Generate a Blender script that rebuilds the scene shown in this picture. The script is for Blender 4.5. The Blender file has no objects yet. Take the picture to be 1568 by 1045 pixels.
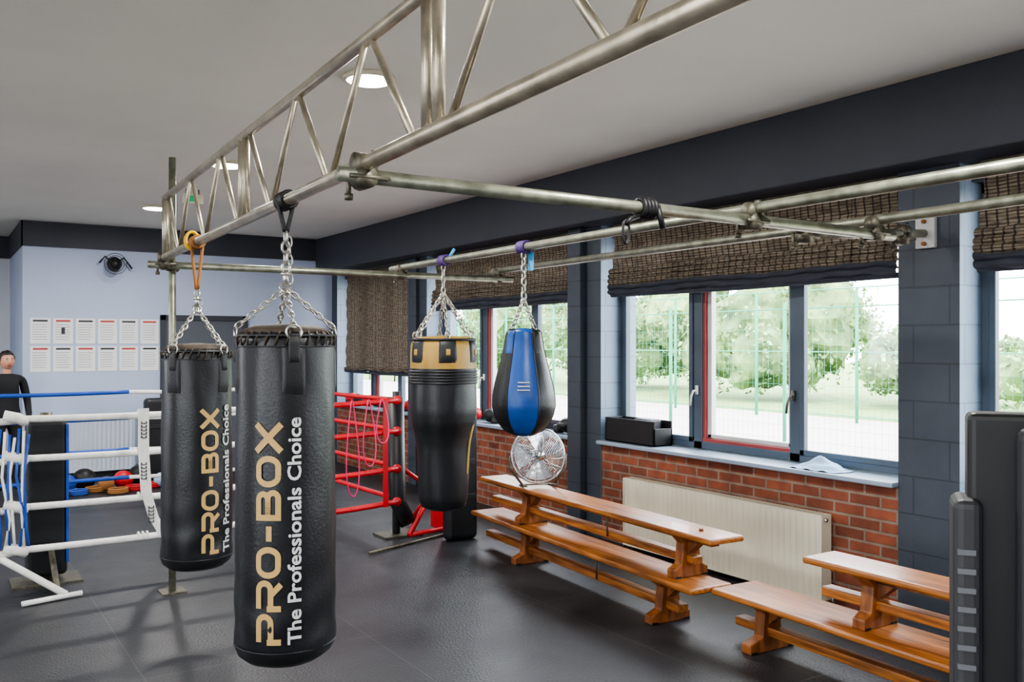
import bpy, math, random, bmesh
from mathutils import Vector, Matrix, noise
random.seed(7)
pi=math.pi
H=1.69          # camera height
CEIL=3.19
W=4.9           # inner face of window wall
# ------------------------------------------------------------------ helpers
def lin(c):
    o=[]
    for v in c[:3]:
        v=v/255.0
        o.append(v/12.92 if v<=0.04045 else ((v+0.055)/1.055)**2.4)
    return (o[0],o[1],o[2],1.0)
def base(name):
    m=bpy.data.materials.new(name); m.use_nodes=True
    nt=m.node_tree; b=nt.nodes['Principled BSDF']
    tc=nt.nodes.new('ShaderNodeTexCoord')
    return m,nt,b,tc
def M(name,col,rough=.5,metal=0,var=.12,vs=4.0,bump=0,bs=60,col2=None,scale=(1,1,1),emit=0,coat=0,rvar=0):
    m,nt,b,tc=base(name); N=nt.nodes.new; L=nt.links.new
    mp=N('ShaderNodeMapping'); mp.inputs['Scale'].default_value=scale
    L(tc.outputs['Object'],mp.inputs['Vector'])
    nz=N('ShaderNodeTexNoise'); nz.inputs['Scale'].default_value=vs; nz.inputs['Detail'].default_value=5
    L(mp.outputs[0],nz.inputs['Vector'])
    cr=N('ShaderNodeValToRGB'); c=lin(col)
    c2=lin(col2) if col2 else tuple(min(1,x*(1+var)) for x in c[:3])+(1,)
    cr.color_ramp.elements[0].position=.35; cr.color_ramp.elements[1].position=.65
    cr.color_ramp.elements[0].color=tuple(x*(1-var) for x in c[:3])+(1,)
    cr.color_ramp.elements[1].color=c2
    L(nz.outputs['Fac'],cr.inputs['Fac']); L(cr.outputs['Color'],b.inputs['Base Color'])
    b.inputs['Roughness'].default_value=rough; b.inputs['Metallic'].default_value=metal
    if coat: b.inputs['Coat Weight'].default_value=coat
    if rvar:
        mr=N('ShaderNodeMapRange'); mr.inputs['To Min'].default_value=rough-rvar; mr.inputs['To Max'].default_value=rough+rvar
        L(nz.outputs['Fac'],mr.inputs['Value']); L(mr.outputs[0],b.inputs['Roughness'])
    if bump:
        n2=N('ShaderNodeTexNoise'); n2.inputs['Scale'].default_value=bs; n2.inputs['Detail'].default_value=3
        L(mp.outputs[0],n2.inputs['Vector'])
        bp=N('ShaderNodeBump'); bp.inputs['Strength'].default_value=bump; bp.inputs['Distance'].default_value=.01
        L(n2.outputs['Fac'],bp.inputs['Height']); L(bp.outputs[0],b.inputs['Normal'])
    if emit:
        b.inputs['Emission Color'].default_value=c; b.inputs['Emission Strength'].default_value=emit
    return m
def brickmat(name,c1,c2,mortar,bw,rh,ms,axes='yz',rough=.8,bump=.6,offset=.5,shift=(0,0),noisevar=.25,nscale=9,rvar=None,fine=.25,fs=120):
    m,nt,b,tc=base(name); N=nt.nodes.new; L=nt.links.new
    sp=N('ShaderNodeSeparateXYZ'); L(tc.outputs['Object'],sp.inputs[0])
    cb=N('ShaderNodeCombineXYZ')
    idx={'x':0,'y':1,'z':2}
    L(sp.outputs[idx[axes[0]]],cb.inputs[0]); L(sp.outputs[idx[axes[1]]],cb.inputs[1])
    mp=N('ShaderNodeMapping'); mp.inputs['Location'].default_value=(shift[0],shift[1],0); L(cb.outputs[0],mp.inputs[0])
    br=N('ShaderNodeTexBrick'); br.offset=offset; br.inputs['Scale'].default_value=1
    br.inputs['Color1'].default_value=lin(c1); br.inputs['Color2'].default_value=lin(c2); br.inputs['Mortar'].default_value=lin(mortar)
    br.inputs['Brick Width'].default_value=bw; br.inputs['Row Height'].default_value=rh; br.inputs['Mortar Size'].default_value=ms
    br.inputs['Mortar Smooth'].default_value=.2
    L(mp.outputs[0],br.inputs['Vector'])
    nz=N('ShaderNodeTexNoise'); nz.inputs['Scale'].default_value=nscale; nz.inputs['Detail'].default_value=6
    L(tc.outputs['Object'],nz.inputs['Vector'])
    mr=N('ShaderNodeMapRange'); mr.inputs['To Min'].default_value=1-noisevar; mr.inputs['To Max'].default_value=1+noisevar
    mr.inputs['From Min'].default_value=.3; mr.inputs['From Max'].default_value=.7
    L(nz.outputs['Fac'],mr.inputs['Value'])
    mx=N('ShaderNodeVectorMath'); mx.operation='MULTIPLY'
    L(br.outputs['Color'],mx.inputs[0]); L(mr.outputs[0],mx.inputs[1]); L(mx.outputs[0],b.inputs['Base Color'])
    b.inputs['Roughness'].default_value=rough
    if rvar:
        m2=N('ShaderNodeMapRange'); m2.inputs['To Min'].default_value=rvar[0]; m2.inputs['To Max'].default_value=rvar[1]
        m2.inputs['From Min'].default_value=.3; m2.inputs['From Max'].default_value=.7
        L(nz.outputs['Fac'],m2.inputs['Value']); L(m2.outputs[0],b.inputs['Roughness'])
    n3=N('ShaderNodeTexNoise'); n3.inputs['Scale'].default_value=fs; L(tc.outputs['Object'],n3.inputs['Vector'])
    ma=N('ShaderNodeMath'); ma.operation='MULTIPLY_ADD'; ma.inputs[1].default_value=-1.0
    ms2=N('ShaderNodeMath'); ms2.operation='MULTIPLY'; ms2.inputs[1].default_value=fine; L(n3.outputs['Fac'],ms2.inputs[0])
    L(br.outputs['Fac'],ma.inputs[0]); L(ms2.outputs[0],ma.inputs[2])
    bp=N('ShaderNodeBump'); bp.inputs['Strength'].default_value=bump; bp.inputs['Distance'].default_value=.006
    L(ma.outputs[0],bp.inputs['Height']); L(bp.outputs[0],b.inputs['Normal'])
    return m
XF=Matrix.Identity(4)
def group(name,loc=(0,0,0)):
    e=bpy.data.objects.new(name,None); e.location=loc; e.empty_display_size=.1
    bpy.context.scene.collection.objects.link(e); return e
def par(o,p):
    if p is not None:
        o.parent=p; o.matrix_parent_inverse=Matrix.Translation(-Vector(p.location))
def mesh(name,verts,faces,mats,parent=None,smooth=False,midx=None):
    me=bpy.data.meshes.new(name)
    me.from_pydata([tuple(XF@Vector(v)) for v in verts],[],faces); 
    if not isinstance(mats,(list,tuple)): mats=[mats]
    for m in mats: me.materials.append(m)
    if midx: 
        for p,i in zip(me.polygons,midx): p.material_index=i
    if smooth:
        for p in me.polygons: p.use_smooth=True
    me.update()
    o=bpy.data.objects.new(name,me); bpy.context.scene.collection.objects.link(o); par(o,parent)
    return o
def boxdata(x0,x1,y0,y1,z0,z1):
    v=[(x0,y0,z0),(x1,y0,z0),(x1,y1,z0),(x0,y1,z0),(x0,y0,z1),(x1,y0,z1),(x1,y1,z1),(x0,y1,z1)]
    f=[(0,3,2,1),(4,5,6,7),(0,1,5,4),(1,2,6,5),(2,3,7,6),(3,0,4,7)]
    return v,f
def box(name,x0,x1,y0,y1,z0,z1,mat,parent=None,bev=0,seg=2):
    v,f=boxdata(x0,x1,y0,y1,z0,z1); o=mesh(name,v,f,mat,parent)
    if bev:
        b=o.modifiers.new('b','BEVEL'); b.width=bev; b.segments=seg
    return o
def multibox(name,bl,mat,parent=None,bev=0):
    V=[];F=[];I=[]
    mats=mat if isinstance(mat,(list,tuple)) else [mat]
    for b in bl:
        v,f=boxdata(*b[:6]); n=len(V); V+=v; F+=[tuple(i+n for i in q) for q in f]; I+=[b[6] if len(b)>6 else 0]*6
    o=mesh(name,V,F,mats,parent,midx=I)
    if bev:
        m=o.modifiers.new('b','BEVEL'); m.width=bev; m.segments=2
    return o
def sweepdata(pts,r,n=10,closed=False,caps=True):
    pts=[Vector(p) for p in pts]; N=len(pts); V=[];F=[]
    rs=r if isinstance(r,(list,tuple)) else [r]*N
    prev=None
    for i,p in enumerate(pts):
        if closed: t=(pts[(i+1)%N]-pts[i-1])
        else: t=pts[min(i+1,N-1)]-pts[max(i-1,0)]
        t.normalize()
        if prev is None:
            a=Vector((0,0,1)) if abs(t.z)<.9 else Vector((1,0,0))
            u=t.cross(a).normalized()
        else:
            u=(prev-t*prev.dot(t)).normalized()
        prev=u; w=t.cross(u)
        for k in range(n):
            a=2*pi*k/n; V.append(p+(u*math.cos(a)+w*math.sin(a))*rs[i])
    M_=N if closed else N-1
    for i in range(M_):
        j=(i+1)%N
        for k in range(n):
            k2=(k+1)%n; F.append((i*n+k,i*n+k2,j*n+k2,j*n+k))
    if caps and not closed:
        F.append(tuple(range(n-1,-1,-1))); F.append(tuple((N-1)*n+k for k in range(n)))
    return V,F
def tube(name,pts,r,mat,parent=None,n=12,closed=False):
    V,F=sweepdata(pts,r,n,closed); return mesh(name,V,F,mat,parent,smooth=True if n>6 else False)
def tubes(name,lst,mat,parent=None,n=10):
    V=[];F=[]
    for it in lst:
        v,f=sweepdata(it[0],it[1],n,it[2] if len(it)>2 else False); k=len(V); V+=v; F+=[tuple(i+k for i in q) for q in f]
    return mesh(name,V,F,mat,parent,smooth=True)
def lathe(name,prof,c,mat,parent=None,n=40,midf=None,disp=None,a0=0):
    V=[];F=[];I=[]
    for j,(r,z) in enumerate(prof):
        for k in range(n):
            a=a0+2*pi*k/n; rr=r
            if disp: rr=r+disp(a,z)*(1 if r>.02 else 0)
            V.append((c[0]+rr*math.cos(a),c[1]+rr*math.sin(a),c[2]+z))
    for j in range(len(prof)-1):
        for k in range(n):
            k2=(k+1)%n; F.append((j*n+k,j*n+k2,(j+1)*n+k2,(j+1)*n+k)); I.append(midf(a0+2*pi*(k+.5)/n,(prof[j][1]+prof[j+1][1])/2) if midf else 0)
    F.append(tuple(range(n-1,-1,-1))); I.append(0); F.append(tuple((len(prof)-1)*n+k for k in range(n))); I.append(0)
    return mesh(name,V,F,mat,parent,smooth=True,midx=I)
def chain(name,p0,p1,mat,parent,ll=.045,wr=.004,wid=.012):
    p0=Vector(p0);p1=Vector(p1); d=p1-p0; L=d.length; t=d.normalized()
    n=max(1,round(L/(ll*.78))); st=L/n; V=[];F=[]
    a=Vector((1,0,0)) if abs(t.x)<.8 else Vector((0,1,0)); u=t.cross(a).normalized(); w=t.cross(u)
    for i in range(n):
        c=p0+t*(st*(i+.5)); s=u if i%2 else w
        pts=[]
        for k in range(10):
            an=2*pi*k/10; pts.append(c+t*(math.cos(an)*ll*.5)+s*(math.sin(an)*wid))
        v,f=sweepdata(pts,wr,5,True); b=len(V); V+=v; F+=[tuple(q+b for q in ff) for ff in f]
    return mesh(name,V,F,mat,parent,smooth=True)
def ell(name,c,r,mat,parent=None,n=20,f=None):
    V=[];F=[];m=n//2
    for j in range(m+1):
        th=pi*j/m
        for k in range(n):
            a=2*pi*k/n; p=Vector((math.sin(th)*math.cos(a),math.sin(th)*math.sin(a),math.cos(th)))
            s=f(p) if f else 1
            V.append((c[0]+p.x*r[0]*s,c[1]+p.y*r[1]*s,c[2]+p.z*r[2]*s))
    for j in range(m):
        for k in range(n):
            F.append((j*n+k,(j+1)*n+k,(j+1)*n+(k+1)%n,j*n+(k+1)%n))
    return mesh(name,V,F,mat,parent,smooth=True)
# ------------------------------------------------------------------ materials
m_ceil=M('ceiling_paint',(234,234,223),.85,var=.04,vs=.8,bump=.15,bs=20)
m_beam=M('beam_slate_paint',(58,62,71),.6,var=.06,vs=2,bump=.1,bs=30)
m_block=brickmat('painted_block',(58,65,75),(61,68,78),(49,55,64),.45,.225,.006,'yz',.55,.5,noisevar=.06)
m_jamb_lit=brickmat('painted_jamb',(112,130,148),(116,134,152),(100,116,132),.45,.225,.006,'xz',.5,.4,noisevar=.05)  # block paint lightened, window light on the jambs put into the colour
m_brick=brickmat('red_brick',(138,76,53),(106,58,42),(128,108,94),.225,.075,.010,'yz',.85,1.0)
m_back=M('back_wall_paint',(172,184,208),.7,var=.03,vs=1.5,bump=.1,bs=30)
m_side=M('side_wall_paint',(205,208,214),.7,var=.03,vs=1.5)
m_floor=brickmat('rubber_mat_floor',(38,39,42),(42,43,46),(62,62,64),1.22,1.83,.005,'xy',.45,.7,offset=0,shift=(-3.35+1.22*3,-4.79+1.83*3),noisevar=.28,nscale=1.8,rvar=(.36,.52),fine=.8,fs=70)
m_sill=M('sill_paint',(140,155,172),.35,var=.04)
m_frame=M('window_frame_grey',(70,82,94),.4,var=.05)
m_red=M('window_red_sash',(142,56,56),.45)
m_steel=M('galvanised_tube',(146,148,132),.42,.8,var=.25,vs=14,bump=.1,bs=50,rvar=.1)
m_steel2=M('truss_aluminium',(176,168,150),.36,.8,var=.25,vs=10,bump=.08,bs=50,rvar=.1)
m_dk=M('coupler_steel',(100,96,84),.5,.7,var=.3,vs=30)
m_chain=M('chain_zinc',(190,188,180),.3,.95)
m_leather=M('black_leather',(16,17,20),.38,var=.25,vs=5,bump=.12,bs=90)
m_leather2=M('black_leather_patch',(24,25,28),.45,var=.2,bump=.2,bs=120)
m_brown=M('bag_top_fabric',(58,48,38),.7,var=.3,vs=14)
m_gold=M('gold_print',(184,150,92),.5,var=.06)
m_goldl=M('gold_leather',(160,126,54),.42,0,var=.15)
m_white=M('white_print',(192,192,190),.55,var=.05)
m_blue=M('blue_leather',(18,70,142),.35,var=.15,bump=.1)
m_wood=M('bench_varnished_pine',(122,68,24),.38,var=.25,vs=2.2,col2=(164,102,46),scale=(22,1.4,22),coat=.1)
m_wood2=M('bench_leg_wood',(108,60,24),.45,var=.25,vs=3,col2=(138,82,38),scale=(10,10,2))
m_rad=M('radiator_enamel',(214,207,186),.4,var=.03)
m_rope=M('white_rope_cover',(222,220,214),.55,var=.08,vs=20)
m_rred=M('red_rope_cover',(190,22,32),.45,var=.15)
m_rblue=M('blue_rope_cover',(34,74,160),.45,var=.15)
m_black=M('black_plastic',(15,15,17),.5,var=.15)
m_pad=M('black_vinyl',(22,23,26),.45,var=.2,bump=.1,bs=30)
m_paper=M('poster_paper',(224,224,224),.6,var=.02)
m_ink=M('poster_ink',(160,160,162),.6)
m_inkr=M('poster_red',(178,60,58),.6)
m_inkd=M('poster_dark',(50,50,55),.6)
m_chrome=M('fan_chrome',(205,207,210),.2,.95,var=.05)
m_pink=M('magenta_band',(215,30,95),.5)
m_yellow=M('yellow_tape',(225,180,20),.6)
m_orange=M('tan_strap',(150,100,50),.7)
m_purple=M('purple_strap',(72,50,110),.6)
m_bluet=M('light_blue_tag',(60,150,200),.5)
m_door=M('door_grey',(80,84,92),.5,var=.03)
m_dframe=M('door_frame_dark',(50,54,61),.5,var=.03)
m_court=M('court_surface',(178,166,162),.9,var=.05,vs=.4)
m_grass=M('grass_bank',(120,145,85),.9,var=.2,vs=2)
m_fol=M('tree_foliage',(72,102,56),.8,var=.5,vs=.9,col2=(138,162,104))
m_leaf2=M('tree_leaves_light',(130,158,100),.7,var=.4,vs=1.2)
m_fence=M('green_fence',(40,140,105),.5)
m_cloth=M('blue_cloth',(150,178,205),.8,var=.1)
m_grey=M('casing_dark_grey',(40,41,44),.55,var=.05)
m_slot=M('casing_vent_light',(92,94,98),.5,var=.05)  # lighter grey imitates reflections on the vent slots
m_mgrey=M('casing_mid_grey',(30,31,34),.6,var=.05)
m_green=M('exit_green',(30,150,95),.5,emit=.4)
m_skin=M('skin',(196,142,116),.5,var=.06)
m_hair=M('dark_hair',(28,20,16),.6)
m_tee=M('black_clothing',(20,21,25),.8,var=.2)
m_lamp=M('lamp_diffuser',(255,250,240),.4,emit=18)
def blindmat(name,ca,cb,cc):
    m,nt,b,tc=base(name); N=nt.nodes.new; L=nt.links.new
    sp=N('ShaderNodeSeparateXYZ'); L(tc.outputs['Object'],sp.inputs[0])
    def wave(ax,sc,dist):
        c=N('ShaderNodeCombineXYZ'); L(sp.outputs[ax],c.inputs[0]); L(sp.outputs[3-ax],c.inputs[1])
        w=N('ShaderNodeTexWave'); w.inputs['Scale'].default_value=sc; w.inputs['Distortion'].default_value=dist; w.inputs['Detail'].default_value=2
        w.inputs['Detail Scale'].default_value=.6
        L(c.outputs[0],w.inputs[0]); return w
    h=wave(2,16,.8); v=wave(1,5.2,.5)
    nz=N('ShaderNodeTexNoise'); nz.inputs['Scale'].default_value=1; mp=N('ShaderNodeMapping'); mp.inputs['Scale'].default_value=(1,8,90)
    L(tc.outputs['Object'],mp.inputs[0]); L(mp.outputs[0],nz.inputs[0]); nz.inputs['Detail'].default_value=3
    cr=N('ShaderNodeValToRGB'); e=cr.color_ramp.elements; e[0].position=.36; e[0].color=lin(ca); e[1].position=.62; e[1].color=lin(cb)
    L(nz.outputs['Fac'],cr.inputs['Fac'])
    gt=N('ShaderNodeValToRGB'); e=gt.color_ramp.elements; e[0].position=.86; e[0].color=(0,0,0,1); e[1].position=.95; e[1].color=(1,1,1,1)
    L(v.outputs['Fac'],gt.inputs['Fac'])
    mx=N('ShaderNodeMix'); mx.data_type='RGBA'; mx.inputs[7].default_value=lin(cc)
    L(gt.outputs['Color'],mx.inputs[0]); L(cr.outputs['Color'],mx.inputs[6])
    mu=N('ShaderNodeMix'); mu.data_type='RGBA'; mu.blend_type='MULTIPLY'; mu.inputs[0].default_value=.6
    L(mx.outputs[2],mu.inputs[6]); L(h.outputs['Color'],mu.inputs[7]); L(mu.outputs[2],b.inputs['Base Color'])
    b.inputs['Roughness'].default_value=.8
    bp=N('ShaderNodeBump'); bp.inputs['Strength'].default_value=.6; bp.inputs['Distance'].default_value=.01; L(h.outputs['Fac'],bp.inputs['Height']); L(bp.outputs[0],b.inputs['Normal'])
    tr=N('ShaderNodeBsdfTranslucent'); L(mu.outputs[2],tr.inputs['Color'])
    ms=N('ShaderNodeMixShader'); ms.inputs[0].default_value=.12; L(b.outputs[0],ms.inputs[1]); L(tr.outputs[0],ms.inputs[2])
    L(ms.outputs[0],nt.nodes['Material Output'].inputs['Surface'])
    return m
m_blind=blindmat('woven_bamboo_blind',(88,77,66),(134,121,104),(54,47,43))
m_blindb=M('blind_fold_lining',(50,54,64),.8,var=.25,vs=2,scale=(1,2,60),bump=.3,bs=20)
def glassmat():
    m,nt,b,tc=base('window_glass'); N=nt.nodes.new; L=nt.links.new
    t=N('ShaderNodeBsdfTransparent'); g=N('ShaderNodeBsdfGlossy'); g.inputs['Roughness'].default_value=.02
    x=N('ShaderNodeMixShader'); x.inputs[0].default_value=.05
    L(t.outputs[0],x.inputs[1]); L(g.outputs[0],x.inputs[2]); L(x.outputs[0],nt.nodes['Material Output'].inputs['Surface']); return m
m_glass=glassmat()
# ------------------------------------------------------------------ room shell
YB=12.3; YA=14.3; XL=-4.5; YR=-3.7; XR=.95
box('floor',XL-.2,5.3,YR-.2,YA+.2,-.1,0,m_floor)
box('ceiling',XL-.2,5.3,YR-.2,YA+.2,CEIL,CEIL+.1,m_ceil)
box('wall_back',XR,5.3,YB,YB+.15,0,CEIL,m_back)
box('wall_alcove_side',XR,XR+.12,YB+.15,YA,0,CEIL,m_back)
box('wall_alcove_back',XL,XR+.12,YA,YA+.15,0,CEIL,m_side)
fill_bays=[(-3.0,-.2),(.6,3.4),(7.8,10.6)]   # window openings added in the unseen left wall for extra daylight
edges_=[YR]+[q for ab in fill_bays for q in ab]+[YA]
bl=[(XL-.2,XL,edges_[i],edges_[i+1],0,CEIL) for i in range(0,len(edges_),2)]
for a,b in fill_bays: bl+=[(XL-.2,XL,a,b,0,.85),(XL-.2,XL,a,b,2.75,CEIL)]
multibox('wall_left',bl,m_side)
box('wall_rear',XL,5.3,YR-.15,YR,0,CEIL,m_side)
multibox('trim_1',[(XR-.015,4.66,YB-.02,YB,2.88,CEIL),(XR-.02,XR,YB-.02,YA,2.88,CEIL),(XL,XR-.02,YA-.02,YA,2.88,CEIL)],m_beam)
multibox('baseboard_back',[(XR,2.5,YB-.015,YB,0,.12),(3.69,W,YB-.015,YB,0,.12)],m_beam)
bays=[(-3.23,-.375),(.01,2.865),(3.25,6.1),(6.5,9.35),(9.75,12.1)]
wr=group('wall_right',(W,0,0))
pil=[(-3.7,-3.23),(-.375,.01),(2.865,3.25),(6.1,6.5),(9.35,9.75),(12.1,12.3)]
for i,(a,b) in enumerate(pil):
    v,f=boxdata(W,5.3,a,b,0,CEIL)
    mesh('pillar_%d'%(i+1),v,f,[m_block,m_jamb_lit],wr,midx=[0,0,1,0,1,0])
for i,(a,b) in enumerate(bays):
    box('brick_panel_%d'%(i+1),W+.01,5.25,a,b,0,.82,m_brick,wr)
    box('lintel_%d'%(i+1),5.02,5.3,a,b,2.62,CEIL,m_beam,wr)
box('pipe_boxing',4.83,W,6.31,6.5,0,2.72,m_block,wr,.01)
box('pipe_boxing_far',4.85,W,9.55,9.75,0,2.72,m_block,wr,.01)
box('trim_beam',4.65,W+.12,YR,YB,2.72,CEIL,m_beam,None,.008)
for i,(a,b) in enumerate(bays):
    o=box('trim_sill' if i==0 else 'trim_sill.%03d'%i,4.84,5.18,a+.002,b-.002,.822,.855,m_sill,None,.008)
def window(idx,a,b,z0=.86,z1=2.62,x=5.12):
    g=group('window_%d'%idx,(x+.04,(a+b)/2,z0))
    t=.055; d=.07; mul=[a+(b-a)/3,a+2*(b-a)/3]
    bl=[(x,x+d,a,a+t,z0,z1),(x,x+d,b-t,b,z0,z1),(x,x+d,a,b,z0,z0+.06),(x,x+d,a,b,z1-.06,z1)]
    for m in mul: bl+=[(x,x+d,m-.045,m+.045,z0,z1)]
    ed=[a]+mul+[b]
    for k in range(3):
        p,q=ed[k]+.05,ed[k+1]-.05
        s=.04
        if k!=1: bl+=[(x-.012,x+.03,p,p+s,z0+.05,z1-.05),(x-.012,x+.03,q-s,q,z0+.05,z1-.05),(x-.012,x+.03,p,q,z0+.05,z0+.09)]
    multibox('frame',bl,m_frame,g,.004)
    p,q=ed[1]+.045,ed[2]-.045
    multibox('red_sash',[(x+.01,x+.09,q-.03,q,z0+.055,z1-.05),(x+.005,x+.10,p,q,z0+.055,z0+.085)],m_red,g,.004)
    multibox('inner_sash',[(x+.03,x+.08,p,p+.035,z0+.09,z1-.05),(x+.03,x+.08,q-.075,q-.03,z0+.09,z1-.05),(x+.03,x+.08,p,q,z0+.09,z0+.12)],m_white,g,.004)
    mesh('glass',[(x+.05,a,z0),(x+.05,b,z0),(x+.05,b,z1),(x+.05,a,z1)],[(0,1,2,3)],m_glass,g)
    for m in mul:
        tubes('handle',[([(x-.01,m,1.32),(x-.05,m,1.32),(x-.055,m+.02,1.27),(x-.055,m+.03,1.2)],.009),([(x-.012,m,1.29),(x-.012,m,1.36)],.014)],m_dk if m==mul[0] else m_white,g,8)
for i,(a,b) in enumerate(bays): window(i+1,a,b)
for i,(a,b) in enumerate(fill_bays):
    g=group('window_%d'%(i+6),(XL-.1,(a+b)/2,.85)); c=(a+b)/2  # unseen windows, added to brighten ceiling and bags from the left
    multibox('frame',[(XL-.14,XL-.07,a,a+.06,.85,2.75),(XL-.14,XL-.07,b-.06,b,.85,2.75),(XL-.14,XL-.07,c-.04,c+.04,.85,2.75),(XL-.14,XL-.07,a,b,.85,.91),(XL-.14,XL-.07,a,b,2.69,2.75)],m_frame,g,.004)
    mesh('glass',[(XL-.1,a,.86),(XL-.1,b,.86),(XL-.1,b,2.74),(XL-.1,a,2.74)],[(0,1,2,3)],m_glass,g)
def blind(a,b,zb,nf,name):
    g=group(name,(4.98,(a+b)/2,2.66))
    prof=[]; zt=2.70; zfold=zb+.05+.045*nf
    n=44
    for i in range(n+1):
        z=zt+(zfold-zt)*i/n
        ph=(zt-z)/.17
        prof.append((4.975-.016*abs(math.sin(ph*pi)),z))
    for k in range(nf):
        z0=zfold-.045*k
        for s in range(7):
            t=s/6*pi; prof.append((4.968-.006*k-.045*math.sin(t),z0+.028*math.cos(t)-.028))
    ny=80; V=[];F=[];I=[]
    for (x,z) in prof:
        for j in range(ny+1):
            y=a+(b-a)*j/ny
            sag=.018*math.sin(pi*((y-a)/(b-a)*4)) * min(1,max(0,(zt-z)/(zt-zb)))
            V.append((x+.006*math.sin(y*9+z*3)+.004*math.sin(y*31),y+.02*math.sin(z*9)*(1 if j==ny else 0),z+sag*.5+.004*math.sin(y*23+z*40)))
    thr=zb+.13 if nf>1 else zb+.07
    for i in range(len(prof)-1):
        for j in range(ny):
            F.append((i*(ny+1)+j,i*(ny+1)+j+1,(i+1)*(ny+1)+j+1,(i+1)*(ny+1)+j)); I.append(0 if prof[i][1]>thr else 1)
    mesh('woven_sheet',V,F,[m_blind,m_blindb],g,True,I)
    lo=prof[-1][1]
    tube('bottom_bar',[(4.94,a,lo-.0),(4.94,(a+b)/2,lo-.01),(4.94,b,lo)],.018,m_blindb,g,10)
    box('head_rail',4.955,5.0,a,b,2.68,2.72,m_dk,g)
    tubes('pull_cords',[([(4.925,a+(b-a)*q,2.68),(4.915,a+(b-a)*q,lo)],.0022) for q in (.12,.5,.88)],m_black,g,5)
blind(3.262,6.0,2.07,5,'roman_blind'); blind(6.515,9.25,2.05,5,'roman_blind')
blind(9.765,11.9,1.27,1,'roman_blind'); blind(.03,2.78,2.07,5,'roman_blind')
g=group('door_1',(3.08,YB,0))
multibox('frame',[(2.53,2.6,YB-.04,YB+.02,0,2.07),(3.6,3.67,YB-.04,YB+.02,0,2.07),(2.53,3.67,YB-.04,YB+.02,2.0,2.07)],m_dframe,g,.004)
box('leaf',2.6,3.6,YB-.02,YB+.01,.01,2.0,m_door,g)
multibox('push_plate',[(2.66,2.74,YB-.03,YB-.02,1.0,1.3)],m_chrome,g)
tubes('pull_handle',[([(2.7,YB-.02,1.05),(2.7,YB-.07,1.05),(2.7,YB-.07,1.25),(2.7,YB-.02,1.25)],.01)],m_chrome,g)
g=group('door_2',(.2,YA,0))
multibox('frame',[(-.5,-.42,YA-.04,YA,0,2.1),(.62,.7,YA-.04,YA,0,2.1),(-.5,.7,YA-.04,YA,2.02,2.1)],m_dframe,g)
box('leaf',-.42,.62,YA-.03,YA,.01,2.02,m_dframe,g)
tubes('handle',[([(.5,YA-.03,1.0),(.5,YA-.07,1.0),(.38,YA-.07,1.0)],.01)],m_chrome,g)
for r in range(2):
    for c in range(6):
        x0=1.03+c*.252; x1=x0+.222; z1=H+.318-r*.345; z0=z1-.315; y=YB-.004
        bl=[(x0,x1,y-.001,y+.003,z0,z1,0),(x0+.03,x1-.03,y-.002,y,z1-.045,z1-.022,2 if (c+r)%2 else 3)]
        for k in range(7):
            bl.append((x0+.025,x1-.03-.03*random.random(),y-.002,y,z1-.085-k*.03,z1-.077-k*.03,1))
        if c==1 and r==0: bl.append((x0+.09,x0+.13,y-.003,y,z0+.12,z0+.2,3))
        multibox('poster',bl,[m_paper,m_ink,m_inkr,m_inkd])
g=group('wall_mounted_fan',(1.95,YB-.15,H+1.01))
cx,cz=1.95,H+1.0
lathe('base_plate',[(.001,0),(.07,0),(.07,.04),(.001,.04)],(cx,YB-.08,cz-.02),m_black,g,20)
ell('motor',(cx,YB-.17,cz),(.085,.12,.095),m_black,g,20)
tubes('guard_rings',[([(cx+r*math.cos(t),YB-.27+(.12-r)*-.3,cz+r*math.sin(t)) for t in [2*pi*k/28 for k in range(28)]],.004,True) for r in (.04,.07,.1,.13)],m_black,g,6)
tubes('arms',[([(cx,YB-.12,cz),(cx-.1,YB-.13,cz+.1),(cx-.16,YB-.1,cz+.02)],.012),([(cx,YB-.12,cz),(cx+.12,YB-.13,cz+.09),(cx+.22,YB-.1,cz-.04)],.012),([(cx,YB-.02,cz),(cx,YB-.15,cz)],.03)],m_black,g,8)
# ------------------------------------------------------------------ ceiling lamps
for X in (2.07,-1.6):  # left row is out of view, added as interior fill light
    for Y in (-1.2,1.75,4.64,7.5,10.3):
        g=group('ceiling_lamp',(X,Y,CEIL))
        lathe('rim',[(.125,0),(.145,0),(.147,-.022),(.128,-.026),(.125,-.01)],(X,Y,CEIL),m_rad,g,36)
        lathe('diffuser',[(.001,-.036),(.06,-.035),(.11,-.031),(.127,-.022),(.127,-.002)],(X,Y,CEIL),m_lamp,g,36)
        l=bpy.data.lights.new('lamp_light','AREA'); l.shape='DISK'; l.size=.24; l.energy=64; l.color=(1,.98,.94)
        lo=bpy.data.objects.new('lamp_light',l); lo.location=(X,Y,CEIL-.04); bpy.context.scene.collection.objects.link(lo); par(lo,g)
g=group('exit_sign',(2.15,8.95,CEIL))
tubes('rods',[([(2.08,8.95,CEIL),(2.08,8.95,CEIL-.05)],.005),([(2.2,8.95,CEIL),(2.2,8.95,CEIL-.05)],.005)],m_dk,g,6)
box('housing',2.05,2.24,8.93,8.97,CEIL-.14,CEIL-.05,m_rad,g,.005)
box('green_panel',2.07,2.16,8.925,8.93,CEIL-.125,CEIL-.065,m_green,g)
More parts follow.
